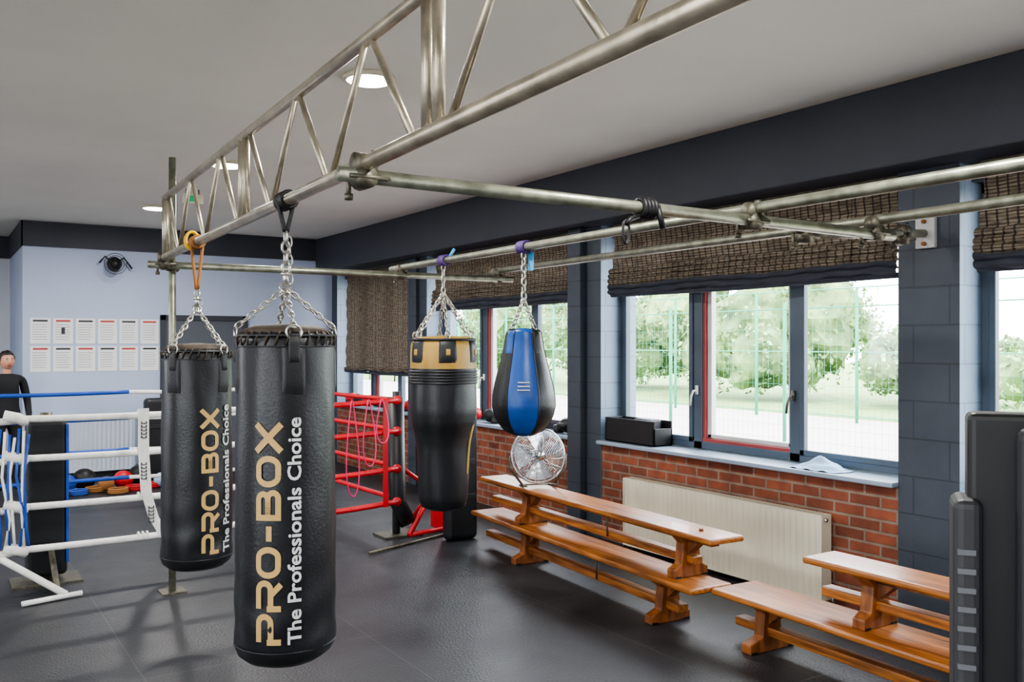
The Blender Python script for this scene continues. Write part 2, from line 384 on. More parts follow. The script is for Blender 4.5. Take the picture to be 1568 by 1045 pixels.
# ------------------------------------------------------------------ scaffold frame + lattice beam
sc=group('scaffold_frame',(1.39,6.35,0))
def chord(Y): return 1.10+.21*(Y-1.0)/5.19
ZB=H+.576; ZT=H+.968; y0,y1=-1.9,6.22
tube('bottom_chord',[(chord(y0),y0,ZB),(chord(y1+.03),y1+.03,ZB)],.0245,m_steel2,sc,16)
tube('top_chord',[(chord(y0),y0,ZT),(chord(y1),y1,ZT)],.0215,m_steel2,sc,16)
vs=[6.19,4.17,2.15,.13,-1.88]; L=[]
for v in vs:
    for dy in (-.035,.035):
        L.append(([(chord(v+dy),v+dy,ZB),(chord(v+dy),v+dy,ZT)],.019))
for s in range(4):
    a=vs[s]-.08; b=vs[s+1]+.1
    if s<2: seq=[1,0,1,0,1,0]
    else: seq=[0,1,0,1,0,1]
    for q in range(5):
        ya=a+(b-a)*q/5; yb=a+(b-a)*(q+1)/5
        za=ZT if seq[q] else ZB; zb=ZT if seq[q+1] else ZB
        yo=.02*(1 if ya>yb else -1)
        L.append(([(chord(ya-yo),ya-yo,za),(chord(yb+yo),yb+yo,zb)],.0125))
tubes('lattice_bracing',L,m_steel2,sc,10)
tube('upright_far',[(1.39,6.37,0),(1.39,6.37,H+1.27)],.0242,m_steel,sc,16)
tube('upright_rear',[(1.05,-1.95,0),(1.05,-1.95,CEIL-.01)],.0242,m_steel,sc,16)
tube('upright_rear_right',[(2.86,-2.0,0),(2.86,-2.0,2.4)],.0242,m_steel,sc,16)
multibox('base_plates',[(1.31,1.47,6.29,6.45,0,.01),(.97,1.13,-2.03,-1.87,0,.01),(2.78,2.94,-2.08,-1.92,0,.01)],m_dk,sc)
ZA=H+.538; ZC=H+.508
tube('cross_tube_near',[(1.08,2.66,ZA),(3.80,2.55,ZC)],.0242,m_steel,sc,16)
tube('cross_tube_far',[(1.22,6.3,H+.53),(4.1,6.28,H+.54)],.0242,m_steel,sc,16)
tube('long_tube_left',[(3.09,6.5,H+.595),(2.89,2.6,H+.567),(2.86,-2.1,H+.57)],.0242,m_steel,sc,16)
tube('long_tube_right',[(3.98,6.4,H+.61),(3.68,2.6,H+.575),(3.6,-2.1,H+.61)],.0242,m_steel,sc,16)
tube('wall_stub',[(3.64,2.93,H+.545),(4.86,3.06,H+.645)],.0242,m_steel,sc,16)
box('wall_plate',4.87,W,3.0,3.12,H+.56,H+.74,m_white,sc,.004)
tubes('wall_plate_bolts',[([(4.85,3.06,H+.715),(4.875,3.06,H+.715)],.012),([(4.85,3.06,H+.585),(4.875,3.06,H+.585)],.012)],m_orange,sc,8)
def coupler(x,y,z,k=1):
    return [([(x-.035,y,z),(x+.035,y,z)],.036*k),([(x,y-.035,z-.045),(x,y+.035,z-.045)],.036*k),([(x+.045,y+.01,z+.045),(x+.045,y+.01,z-.06)],.008),([(x-.03,y+.05,z-.02),(x-.03,y+.05,z-.11)],.008),([(x-.06,y-.03,z-.045),(x+.07,y-.03,z-.045)],.008),
     ([(x+.045,y+.01,z+.03),(x+.045,y+.01,z+.05)],.014),([(x-.03,y+.05,z-.09),(x-.03,y+.05,z-.11)],.014)]
C=[]
for (x,y,z) in [(chord(2.66),2.66,ZB),(2.89,2.59,H+.557),(3.68,2.56,H+.56),(chord(6.3),6.27,ZB),(3.08,6.3,H+.58),(3.97,6.3,H+.59),(3.65,2.93,H+.58),(4.62,3.035,H+.64)]: C+=coupler(x,y,z)
C+=[([(1.355,6.33,ZB-.05),(1.42,6.40,ZB-.05)],.034),([(chord(6.19)-.02,6.23,ZB),(chord(6.19)+.05,6.3,ZB)],.034)]
tubes('couplers',C,m_dk,sc,12)
def crossp(x): 
    t=(x-1.08)/2.72; return Vector((x,2.66-.11*t,ZA+(ZC-ZA)*t))
g=group('strap_with_karabiner',crossp(2.3))
c=crossp(2.32)
tubes('strap_wrap',[([(c.x+dx,c.y+.033*math.cos(t),c.z+.033*math.sin(t)) for t in [2*pi*k/16 for k in range(16)]],.011,True) for dx in (-.03,-.012,.006,.024)],m_black,g,6)
tubes('strap_tail',[([(c.x-.03,c.y,c.z-.03),(c.x-.09,c.y-.01,c.z-.05),(c.x-.11,c.y-.01,c.z-.07)],.01),([(c.x+.03,c.y-.03,c.z+.01),(c.x+.05,c.y-.04,c.z-.08)],.012)],m_black,g,6)
tubes('karabiner',[([(c.x-.11+.016*math.cos(t),c.y-.01,c.z-.1+.045*math.sin(t)) for t in [2*pi*k/16 for k in range(16)]],.005,True)],m_black,g,6)
# ------------------------------------------------------------------ bags
def frame_of(bx,by):
    n=math.hypot(bx,by); return Vector((-bx/n,-by/n,0)),Vector((by/n,-bx/n,0))
def surf(bx,by,phi,z,r):
    t,rt=frame_of(bx,by); return Vector((bx,by,z))+(t*math.cos(phi)+rt*math.sin(phi))*r
def patch(name,bx,by,rf,p0,p1,z0,z1,off,mat,parent,n=10,m=6,thick=True):
    V=[];F=[]
    for i in range(m+1):
        z=z0+(z1-z0)*i/m
        for j in range(n+1):
            e=0 if (i in(0,m) or j in(0,n)) else off
            V.append(surf(bx,by,p0+(p1-p0)*j/n,z,rf(z)+(e if thick else off)))
    for i in range(m):
        for j in range(n): F.append((i*(n+1)+j,i*(n+1)+j+1,(i+1)*(n+1)+j+1,(i+1)*(n+1)+j))
    return mesh(name,V,F,mat,parent,True)
def arc(cx,cy,rx,ry,a0,a1,n=8): return [(cx+rx*math.cos(math.radians(a0+(a1-a0)*i/n)),cy+ry*math.sin(math.radians(a0+(a1-a0)*i/n))) for i in range(n+1)]
t_=.11
G={'P':[[(.11,0),(.11,.55)],[(.11,.4),(.8,.4)]+arc(.8,.645,.245,.245,-90,90)+[(.11,.89)]],
   'R':[[(.11,0),(.11,.55)],[(.11,.4),(.8,.4)]+arc(.8,.645,.245,.245,-90,90)+[(.11,.89)],[(.6,.4),(1.0,0)]],
   'O':[arc(.4,.5,.29,.39,270,90,12)+[(.75,.89)]+arc(.75,.5,.29,.39,90,-90,12)+[(.4,.11)]],
   '-':[[(.1,.47),(.65,.47)]],
   'B':[[(.11,0),(.11,1)],[(.11,.11),(.82,.11)]+arc(.82,.31,.2,.2,-90,90)+[(.11,.51)],[(.11,.51),(.78,.51)]+arc(.78,.70,.19,.19,-90,90)+[(.11,.89)]],
   'X':[[(.05,0),(1.05,1)],[(.05,1),(1.05,0)]]}
Wd={'P':1.12,'R':1.12,'O':1.15,'-':.75,'B':1.12,'X':1.1}
def strokes(txt):
    quads=[]; x=0
    for ch in txt:
        for pl in G[ch]:
            pts=[Vector((p[0]+x,p[1])) for p in pl]
            rs=[pts[0]]
            for a,b in zip(pts,pts[1:]):
                if (b-a).length<1e-6: continue
                n=max(1,int((b-a).length/.1)); rs+=[a+(b-a)*i/n for i in range(1,n+1)]
            Lf=[];Rt=[]
            for i,p in enumerate(rs):
                d=(rs[min(i+1,len(rs)-1)]-rs[max(i-1,0)]).normalized(); nn=Vector((-d.y,d.x))*t_
                if ch=='X': nn*=1.1
                Lf.append(p+nn); Rt.append(p-nn)
            for i in range(len(rs)-1): quads.append((Lf[i],Rt[i],Rt[i+1],Lf[i+1]))
        x+=Wd[ch]+.1
    return quads,x-.1
def wrap_strokes(bx,by,rf,phi,zlo,length,hgt,mat,parent):
    q,w=strokes('PRO-BOX'); V=[];F=[]
    for quad in q:
        b=len(V)
        for p in quad:
            z=zlo+p.x/w*length; r=rf(z)+.0045
            ph=phi-((p.y-.5)*hgt)/r
            V.append(surf(bx,by,ph,z,r))
        F.append((b,b+1,b+2,b+3))
    return mesh('large_lettering',V,F,mat,parent)
def wrap_text(txt,bx,by,rf,phi,zlo,length,hgt,mat,parent):
    cu=bpy.data.curves.new('t','FONT'); cu.body=txt; cu.size=1; cu.offset=.022; cu.resolution_u=3
    o=bpy.data.objects.new('t',cu); bpy.context.scene.collection.objects.link(o)
    dg=bpy.context.evaluated_depsgraph_get(); me=bpy.data.meshes.new_from_object(o.evaluated_get(dg))
    bpy.data.objects.remove(o)
    bm=bmesh.new(); bm.from_mesh(me); bmesh.ops.triangulate(bm,faces=bm.faces)
    bm.verts.ensure_lookup_table(); bm.verts.index_update()
    xs=[v.co.x for v in bm.verts]; x0,x1=min(xs),max(xs)
    V=[]
    for v in bm.verts:
        z=zlo+(v.co.x-x0)/(x1-x0)*length; r=rf(z)+.006
        V.append(surf(bx,by,phi-((v.co.y-.35)/.7*hgt)/r,z,r))
    F=[tuple(v.index for v in f.verts) for f in bm.faces]; bm.free()
    return mesh('small_lettering',V,F,mat,parent)
def heavy_bag(bx,by,R,zt,zb,ph1,ph2,strapmat,zring,zchain):
    g=group('heavy_punch_bag',(bx,by,zb))
    Hh=zt-zb
    def rf(z):
        t=(z-zb)/Hh
        return R*(1.0-.05*t+.02*math.sin(t*pi))
    prof=[(.001,.02),(R*.5,.008),(R*.8,.012),(R*.93,.035),(R*.985,.07)]
    for i in range(1,61):
        z=.09+(Hh-.12)*i/61; prof.append((rf(zb+z),z))
    prof+=[(rf(zt)*.99,Hh-.01),(rf(zt)*.93,Hh)]
    def disp(a,z):
        b=.004*math.sin(z*34+2*math.sin(a*2))*math.exp(-((z)/.3)**2)+.0035*noise.noise(Vector((math.cos(a)*2.5,math.sin(a)*2.5,z*5+bx*7)))+.003*math.sin(a*7+z*9)*math.exp(-((z-Hh)/.25)**2)
        return b*(1.6 if z<.1 else 1.0)
    lathe('body',prof,(bx,by,zb),m_leather,g,72,disp=disp)
    lathe('top_cover',[(rf(zt)*.93,-.01),(rf(zt)*.9,.012),(R*.6,.03),(.001,.035)],(bx,by,zt),m_brown,g,48)
    def ring(rr,z,n=48): return [surf(bx,by,2*pi*k/n,z,rr) for k in range(n)]
    tubes('rim_seams',[(ring(rf(zt)+.002,zt-.012),.007,True),(ring(rf(zt)+.004,zt-.055),.003,True),(ring(rf(zb+.1)+.001,zb+.075),.003,True)],m_leather2,g,6)
    L=[]
    for k in range(30):
        ph=2*pi*k/30
        L.append(([surf(bx,by,ph,zt-.05,rf(zt)+.004),surf(bx,by,ph+.05,zt-.02,rf(zt)+.012),surf(bx,by,ph+.09,zt+.004,rf(zt)*.93)],.004))
    tubes('rim_lacing',L,m_brown,g,5)
    L=[];top=Vector((bx,by,zring))
    for k in range(4):
        ph=math.radians(45+90*k-17)+ph1
        patch('corner_patch',bx,by,rf,ph-.24,ph+.24,zt-.24,zt-.05,.009,m_leather2,g)
        patch('corner_patch_flap',bx,by,rf,ph-.12,ph+.12,zt-.13,zt-.005,.014,m_leather2,g)
        c=surf(bx,by,ph,zt+.0,rf(zt)+.006); rt=surf(bx,by,ph+.12,zt,rf(zt)+.006)-c; rt.normalize()
        L.append(([c+rt*(.03*math.cos(t))+Vector((0,0,.028*math.sin(t))) for t in [2*pi*i/14 for i in range(14)]],.0045,True))
        chain('hanging_chain',c+Vector((0,0,.02)),top,m_chain,g,.04,.0038,.011)
    tubes('d_rings',L,m_chain,g,6)
    tubes('swivel',[([top+Vector((.022*math.cos(t),.022*math.sin(t)*.7,.0+.02*math.sin(t))) for t in [2*pi*i/14 for i in range(14)]],.006,True),([top+Vector((0,0,.01)),top+Vector((0,0,.07))],.012),([top+Vector((0,0,.05)),top+Vector((0,0,.062))],.02)],m_chain,g,8)
    chain('main_chain',top+Vector((0,0,.06)),(bx,by,zchain),m_chain,g,.052,.0055,.016)
    chain('main_chain_doubled',top+Vector((.02,0.01,.02)),(bx+.012,by,zchain-.02),m_chain,g,.045,.004,.013)
    s=Hh/1.33
    wrap_strokes(bx,by,rf,ph1,zb+.112*s,.865*s,.098,m_gold,g)
    wrap_text('The Professionals Choice',bx,by,rf,ph2,zb+.112*s,.885*s,.05,m_white,g)
    return g
def pxdir(px): 
    u=(px-784)/1370; return (.546+.838*u,.838-.546*u)
def on_chord(px):
    a,b=pxdir(px); q=b/a; X=1.0595/(1-.0405*q); return X,q*X
bx,by=on_chord(438)
g1=heavy_bag(bx,by,.197,H+.045,H-1.255,math.radians(-19),math.radians(9),m_black,H+.225,H+.45)
def strap_loop(g,bx,by,ztop,zlow,mat,name='strap'):
    bl=[]
    for s in (-1,1):
        pts=[]
        for i in range(9):
            t=i/8; pts.append((bx+s*.03*(1-t)+s*.004,by,ztop-(ztop-zlow)*t))
        bl.append((pts,.009))
    tubes(name,bl,mat,g,6)
    tubes(name+'_wrap',[([(bx+.032*math.cos(t),by+dy,ZB+.032*math.sin(t)) for t in [2*pi*k/16 for k in range(16)]],.009,True) for dy in (-.04,-.025,-.01,.005,.02,.035)],mat,g,6)
strap_loop(g1,bx,by,ZB-.0,H+.45,m_black)
bx,by=on_chord(302)
g2=heavy_bag(bx,by,.192,H-.03,H-1.26,math.radians(21),math.radians(51),m_orange,H+.2,H+.31)
strap_loop(g2,bx,by,ZB-.0,H+.31,m_orange)
tubes('yellow_tape',[([(bx+.036*math.cos(t),by+dy,ZB+.02+.05*math.sin(t)) for t in [2*pi*k/16 for k in range(16)]],.008,True) for dy in (.1,.115,.13)],m_yellow,g2,6)
bx,by=3.04,5.55; zt=H+.05; zb=H-1.17
g=group('uppercut_punch_bag',(bx,by,zb))
pr=[(0,.001),(.005,.10),(.03,.155),(.08,.172),(.2,.178),(.35,.183),(.46,.19),(.54,.205),(.62,.228),(.70,.238),(.80,.236),(.9,.232),(1.0,.233),(1.1,.233),(1.16,.228),(1.205,.215),(1.22,.19)]
def rfu(z):
    q=z-zb
    for (a,ra),(b,rb) in zip(pr,pr[1:]):
        if a<=q<=b: return ra+(rb-ra)*(q-a)/(b-a)
    return .19
prof=[]
for (a,ra),(b,rb) in zip(pr,pr[1:]):
    for i in range(3): prof.append((ra+(rb-ra)*i/3,a+(b-a)*i/3))
prof.append((.19,1.22)); prof.append((.001,1.23))
def mf(a,z): return 1 if z>1.0 else 0
lathe('body',prof,(bx,by,zb),[m_leather,m_goldl],g,56,midf=mf,disp=lambda a,z:.004*noise.noise(Vector((math.cos(a)*3,math.sin(a)*3,z*5))))
for k in range(6):
    ph=math.radians(60*k+8); patch('collar_patch',bx,by,rfu,ph-.27,ph+.27,zb+1.04,zb+1.215,.008,m_leather2,g)
    patch('collar_patch_gold',bx,by,rfu,ph-.07,ph+.07,zb+1.085,zb+1.14,.013,m_goldl,g)
tubes('tape_bands',[([surf(bx,by,2*pi*k/40,zb+z,.236) for k in range(40)],.008,True) for z in (.9,.92,.94,.96,.98)],m_pad,g,6)
tubes('rim_seam',[([surf(bx,by,2*pi*k/40,zt-.02,.225) for k in range(40)],.01,True)],m_leather2,g,6)
top=Vector((bx,by,H+.36)); L=[]
for k in range(6):
    ph=math.radians(60*k+8); c=surf(bx,by,ph,zt+.01,.215); chain('hanging_chain',c,top,m_chain,g,.045,.004,.012)
    L.append(([c+Vector((.02*math.cos(t),0,.025*math.sin(t))) for t in [2*pi*i/12 for i in range(12)]],.005,True))
tubes('rings',L,m_chain,g,6)
ZL=H+.588
chain('main_chain',top,(bx,by,ZL-.03),m_chain,g,.05,.006,.015)
tubes('purple_strap',[([(bx+.032*math.cos(t),by+dy,ZL+.032*math.sin(t)) for t in [2*pi*k/16 for k in range(16)]],.010,True) for dy in (-.04,-.02,0,.02)],m_purple,g,6)
tubes('blue_tag',[([(bx+.02,by-.05,ZL+.02),(bx+.05,by-.07,ZL+.08)],.012)],m_bluet,g,6)
patch('gold_side_logo',bx,by,rfu,1.12,1.3,zb+.25,zb+.62,.005,m_goldl,g)
bx,by=2.985,4.45; zt=H+.09; zb=H-.555
g=group('teardrop_punch_bag',(bx,by,zb))
pr2=[(0,.001),(.008,.06),(.03,.105),(.07,.145),(.12,.173),(.18,.187),(.24,.186),(.3,.176),(.38,.157),(.46,.135),(.54,.117),(.60,.108),(.635,.1),(.645,.085)]
def rft(z):
    q=z-zb
    for (a,ra),(b,rb) in zip(pr2,pr2[1:]):
        if a<=q<=b: return ra+(rb-ra)*(q-a)/(b-a)
    return .1
prof=[]
for (a,ra),(b,rb) in zip(pr2,pr2[1:]):
    for i in range(3): prof.append((ra+(rb-ra)*i/3,a+(b-a)*i/3))
prof+=[(.085,.645),(.001,.65)]
ac=math.atan2(-by,-bx)
def mf(a,z):
    d=(a-ac)%(2*pi); s=int(((d+math.radians(32))%(2*pi))/math.radians(60)); return 1 if s%2==0 else 0
lathe('body',prof,(bx,by,zb),[m_leather,m_blue],g,60,midf=mf,a0=ac)
L=[]
for k in range(6):
    ph=math.radians(-32+60*k)
    L.append(([surf(bx,by,ph,zb+q,rft(zb+q)+.001) for q in [.03+.6*i/24 for i in range(25)]],.0035))
tubes('seams',L,m_leather2,g,5)
L=[]
for k in range(3):
    L.append(([surf(bx,by,p,zb+.33-k*.022,rft(zb+.33-k*.022)+.002) for p in [-.2+.4*i/8 for i in range(9)]],.0035))
tubes('white_logo',L,m_white,g,5)
top=Vector((bx,by,H+.27))
for k in range(4):
    ph=math.radians(45+90*k); c=surf(bx,by,ph,zt+.0,.1); chain('hanging_chain',c,top,m_chain,g,.04,.0045,.012)
    patch('leather_tab',bx,by,rft,ph-.25,ph+.25,zb+.5,zb+.635,.007,m_blue if k%2 else m_leather2,g)
ZL=H+.58
chain('main_chain',top,(bx,by,ZL-.03),m_chain,g,.05,.006,.016)
tubes('purple_strap',[([(bx+.032*math.cos(t),by+dy,ZL+.032*math.sin(t)) for t in [2*pi*k/16 for k in range(16)]],.010,True) for dy in (-.03,-.01,.01,.03)],m_purple,g,6)
box('blue_tag',bx+.03,bx+.034,by-.06,by-.0,ZL-.14,ZL-.03,m_bluet,g)
# ------------------------------------------------------------------ benches (stacked in pairs, slightly skewed to the wall)
def bench(y0,y1,xc,z0=0,w=.25,h=.30,near=.38,far=.60,skew=0.0,fw=.13,studs=True):
    global XF
    g=group('gym_bench',(xc,(y0+y1)/2,z0)); ym=(y0+y1)/2
    XF=Matrix.Translation((xc,ym,0))@Matrix.Rotation(-math.atan(skew/(y1-y0)),4,'Z')@Matrix.Translation((-xc,-ym,0))
    x0,x1=xc-w/2,xc+w/2
    box('seat',x0,x1,y0,y1,z0+h-.035,z0+h,m_wood,g,.012,3)
    box('seat_apron',xc-.03,xc+.03,y0+.1,y1-.1,z0+h-.07,z0+h-.035,m_wood2,g)
    for yy in (y0+near,y1-far):
        a=fw
        prof=[(-a,.0),(-a,.05),(-.075,.08),(-.06,h-.085),(-a+.02,h-.036),(a-.02,h-.036),(.06,h-.085),(.075,.08),(a,.05),(a,0)]
        V=[(xc+p[0],yy-.035,z0+p[1]) for p in prof]+[(xc+p[0],yy+.035,z0+p[1]) for p in prof]
        n=len(prof); F=[tuple(range(n)),tuple(range(2*n-1,n-1,-1))]+[(i,n+i,n+(i+1)%n,(i+1)%n) for i in range(n)]
        o=mesh('leg',V,F,m_wood2,g); b=o.modifiers.new('b','BEVEL'); b.width=.006; b.segments=2
        V=[(xc+sx*.03,yy+dy,z0+zz) for sx in (-1,1) for (dy,zz) in ((-.035,h-.036),(-.14,h-.036),(-.14,h-.06),(-.035,h-.15))]
        mesh('leg_brace',V,[(0,1,2,3),(7,6,5,4),(0,4,5,1),(1,5,6,2),(2,6,7,3),(3,7,4,0)],m_wood2,g)
        multibox('rubber_feet',[(xc-a+.005,xc-a+.05,yy-.037,yy+.037,z0-.0,z0+.012),(xc+a-.05,xc+a-.005,yy-.037,yy+.037,z0,z0+.012)],m_black,g)
    box('balance_rail',xc-.04,xc+.04,y0+.25,y1-.05,z0+.085,z0+.135,m_wood,g,.008)
    tubes('tie_rods',[([(xc-.05,ya,z0+.1),(xc-.05,ya,z0+h-.03)],.006) for ya in ((y0+y1)/2-.3,)],m_dk,g,6)
    if studs: tubes('hook_studs',[([(xc,ya,z0+h-.001),(xc,ya,z0+h+.013)],.014) for ya in (y0+.22,)],m_wood2,g,10)
    XF=Matrix.Identity(4)
bench(3.66,6.44,3.85,w=.31,skew=.19,near=.40,far=.72,fw=.15,studs=False)
bench(3.58,6.36,3.875,.300,.26,.29,.34,.62,skew=.16)
bench(.84,3.64,3.86,w=.36,skew=.09,near=.42,far=.26,fw=.17)
bench(.3,3.06,3.90,.300,.26,.29,.4,.34,skew=.03)
# ------------------------------------------------------------------ radiator
def radiator(x0,y0,y1,z0,z1,name,depth=.1,mat=m_rad,axis='x'):
    g=group(name,(x0+depth/2,(y0+y1)/2,z0) if axis=='x' else ((y0+y1)/2,x0+depth/2,z0))
    V=[];F=[]; pitch=.05; n=int((y1-y0)/pitch)*6
    def P(a,b,c): return (a,b,c) if axis=='x' else (b,a,c)
    for i in range(n+1):
        y=y0+(y1-y0)*i/n; ph=(i%6)/6
        d=.012*(.5+.5*math.cos(ph*2*pi))
        for (zz,k) in ((z0,1.0),(z0+.03,.6),(z0+.05,0),(z1-.05,0),(z1-.03,.6),(z1,1.0)):
            V.append(P(x0+d*(1-k)+.004*k,y,zz))
    for i in range(n):
        for j in range(5): F.append((i*6+j,(i+1)*6+j,(i+1)*6+j+1,i*6+j+1))
    mesh('front_panel',V,F,mat,g,True)
    bl=[(x0+.014,x0+.03,y0,y1,z0,z1),(x0+.07,x0+depth,y0,y1,z0,z1)]
    bl+=[(x0+.003,x0+depth,y0-.008,y0,z0,z1),(x0+.003,x0+depth,y1,y1+.008,z0,z1)]
    k=y0+.02
    while k<y1-.02: bl.append((x0+.014,x0+depth-.004,k,k+.012,z1-.006,z1+.002)); k+=.03
    if axis=='y': bl=[(b[2],b[3],b[0],b[1],b[4],b[5]) for b in bl]
    multibox('casing',bl,mat,g)
    tubes('pipes_and_valve',[([P(x0+.06,y0-.05,0),P(x0+.06,y0-.05,z0+.05),P(x0+.06,y0,z0+.06)],.01),([P(x0+.06,y0-.05,z0+.04),P(x0+.06,y0-.05,z0+.11)],.02),([P(x0+.06,y1+.05,0),P(x0+.06,y1+.05,z0+.05),P(x0+.06,y1,z0+.06)],.01),
      ([P(x0+.03,y0-.01,z1-.03),P(x0+.03,y0-.03,z1-.03)],.012)],m_chrome,g,8)
radiator(4.78,3.72,5.66,.04,.59,'radiator')
radiator(12.17,1.41,2.19,.1,.76,'radiator',.09,M('radiator_bluish',(190,198,212),.4,var=.03),'y')
# ------------------------------------------------------------------ fan on bench
g=group('industrial_fan',(3.94,5.67,.6))
fc=Vector((3.93,5.66,.597+.235)); d=Vector((-fc.x,-fc.y,.0)).normalized(); d=(d+Vector((.25,-.1,.12))).normalized()
rt=Vector((0,0,1)).cross(d).normalized(); up=d.cross(rt)
def fp(r,a,o): return fc+rt*(r*math.cos(a))+up*(r*math.sin(a))+d*o
L=[]
for s in (1,-1):
    for k in range(13):
        r=.035+.014*k*1.0; o=s*(.07-.06*(k/12)**2)
        L.append(([fp(r,2*pi*i/32,o) for i in range(32)],.0016,True))
    for k in range(16):
        a=2*pi*k/16; L.append(([fp(.03+.018*i,a+.03*i,s*(.07-.06*(i/10)**2)) for i in range(11)],.002))
L.append(([fp(.212,2*pi*i/40,0) for i in range(40)],.008,True)); 
tubes('wire_guard',L,m_chrome,g,5)
tubes('hub',[([fp(0,0,.075),fp(0,0,.085)],.035),([fp(0,0,-.13),fp(0,0,.04)],.045)],m_chrome,g,16)
V=[];F=[]
for k in range(4):
    a=2*pi*k/4; b=len(V)
    for i in range(5):
        r=.04+.15*i/4
        for j in range(5):
            V.append(fp(r,a+(j/4-.5)*1.1,(j/4-.5)*.05))
    for i in range(4):
        for j in range(4): F.append((b+i*5+j,b+i*5+j+1,b+i*5+j+6,b+i*5+j+5))
mesh('blades',V,F,m_chrome,g,True)
zf=.602
b1=fp(.22,0,0); b2=fp(.22,pi,0)
tubes('stand',[([b1,b1+Vector((0,0,-.1)),Vector((b1.x,b1.y,zf))-rt*.1],.009),([b2,b2+Vector((0,0,-.1)),Vector((b2.x,b2.y,zf))+rt*.1],.009),
   ([Vector((b1.x,b1.y,zf))-rt*.1+d*.1,Vector((b1.x,b1.y,zf))-rt*.1-d*.1],.01),([Vector((b2.x,b2.y,zf))+rt*.1+d*.1,Vector((b2.x,b2.y,zf))+rt*.1-d*.1],.01),
   ([Vector((b1.x,b1.y,zf))-d*.1-rt*.1,Vector((b2.x,b2.y,zf))-d*.1+rt*.1],.009)],m_dk,g,8)
# ------------------------------------------------------------------ boxing ring
ring=group('boxing_ring_ropes',(2,7,0))
hs=[1.19,.92,.59,.30]
def rope(a,b,z,dz,mat,r=.021,sag=.015,name='rope'):
    pts=[]
    for i in range(13):
        t=i/12; pts.append((a[0]+(b[0]-a[0])*t,a[1]+(b[1]-a[1])*t,z+dz*t-sag*math.sin(pi*t)))
    return tube(name,pts,r,mat,ring,10)
cL=(.50,6.9); mid=(2.35,7.0); cR=(3.43,7.10)
for i,h in enumerate(hs):
    rope((-1.2,6.55),cL,h-.02,.0,m_rope,.024)
    rope(cL,mid,h-.01,.01,m_rope,.024)
    rope(mid,cR,h,.01,m_rred,.023)
    rope((-.3,10.25),(1.75,10.0),h,0,m_rblue,.021)
    rope((1.75,10.0),(3.0,10.0),h,0,m_rope,.021)
    rope((3.0,10.0),(3.5,10.0),h,0,m_rred,.021)
    rope((3.5,10.0),(3.52,7.3),h,0,m_rred,.021)
    rope((-1.2,6.6),(-.3,10.25),h,0,m_rblue,.021)
L=[]
for h in hs:
    for k in range(3):
        x=1.28+.03*k; L.append(([(x,6.95+.028*math.cos(t),h-.012+.028*math.sin(t)) for t in [2*pi*i/10 for i in range(10)]],.008,True))
tubes('tape_wraps',L,m_rope,ring,6)
def ribbon(name,pts,w,mat,parent,th=.006):
    V=[];F=[]
    for p in pts:
        V+=[(p[0]-w/2,p[1]-th,p[2]),(p[0]+w/2,p[1]-th,p[2]),(p[0]+w/2,p[1]+th,p[2]),(p[0]-w/2,p[1]+th,p[2])]
    for i in range(len(pts)-1):
        for k in range(4): F.append((4*i+k,4*i+(k+1)%4,4*i+4+(k+1)%4,4*i+4+k))
    return mesh(name,V,F,mat,parent)
ribbon('rope_divider',[(1.31,6.925,1.22),(1.31,6.92,.9),(1.33,6.92,.58)],.075,m_rope,ring)
ribbon('rope_divider_lower',[(1.33,6.92,.60),(1.38,6.93,.42),(1.46,6.93,.27)],.07,m_rope,ring)
for z in (1.06,.76,.44):
    q=.05 if z<.5 else 0
    L=[]
    for k in range(5):
        zz=z-.055+k*.026
        L+=[(1.292+q,1.33+q,6.908,6.915,zz,zz+.005),(1.292+q,1.298+q,6.908,6.915,zz,zz+.018),(1.324+q,1.33+q,6.908,6.915,zz,zz+.018)]
    multibox('divider_print',L,m_inkd,ring)
L=[]
for h in hs:
    L.append(([(.42,6.88,h+.02),(.50,6.87,h),(.55,6.9,h-.03)],.036))
tubes('corner_knots',L,m_rope,ring,8)
L=[]
for k in range(7):
    x=.40+.028*k; L.append(([(x,6.86+.01*(k%3),1.12-.02*(k%4)),(x-.03+.01*(k%3),6.85,.8),(x+.03*math.sin(k*2),6.86,.45+.06*(k%3)),(x,6.86,.32)],.010))
tubes('corner_ties',L[::2],m_rblue,ring,6)
tubes('corner_ties_white',L[1::2],m_rope,ring,6)
def post(x,y,name,trim,h=1.17,w=.13):
    g=group(name,(x,y,0))
    box('pad',x-w,x+w,y-.09,y+.09,.05,h-.02,m_pad,g,.035,4)
    multibox('trim_edge',[(x+w-.012,x+w+.006,y-.095,y-.07,.14,h-.05)],trim,g,.003)
    tube('steel_core',[(x,y,0),(x,y,h+.03)],.04,m_dk,g,14)
    multibox('foot_plate',[(x-.22,x+.22,y-.16,y+.16,0,.015)],m_dk,g)
    return g
g=post(.70,7.15,'ring_corner_post',m_rblue)
tubes('brace_legs',[([(.76,6.58,.03),(.42,6.86,.24),(.1,7.1,.42)],.024),([(.50,6.52,.02),(.86,6.6,.02)],.018)],m_rope,g,8)
tubes('brace_leg_dark',[([(.72,6.62,.03),(.72,7.05,.25)],.02)],m_dk,g,8)
g=group('ring_corner_post',(3.48,7.18,0))
tube('padded_column',[(3.45,7.18,1.22),(3.47,7.18,.3),(3.55,7.12,.10)],.075,m_pad,g,16)
tubes('steel_core',[([(3.46,7.18,1.27),(3.46,7.18,.02)],.035)],m_grey,g,14)
box('foot_plate',3.3,3.66,7.05,7.32,0,.015,m_dk,g)
tubes('red_a_frame',[([(3.5,7.0,.03),(3.86,7.25,.36)],.025),([(3.86,7.25,.36),(4.02,7.1,.03)],.025),([(3.5,7.0,.03),(4.02,7.1,.03)],.02),([(3.86,7.25,.36),(3.5,7.2,.6)],.02),([(3.75,7.5,.03),(3.86,7.25,.36)],.02)],m_rred,g,8)
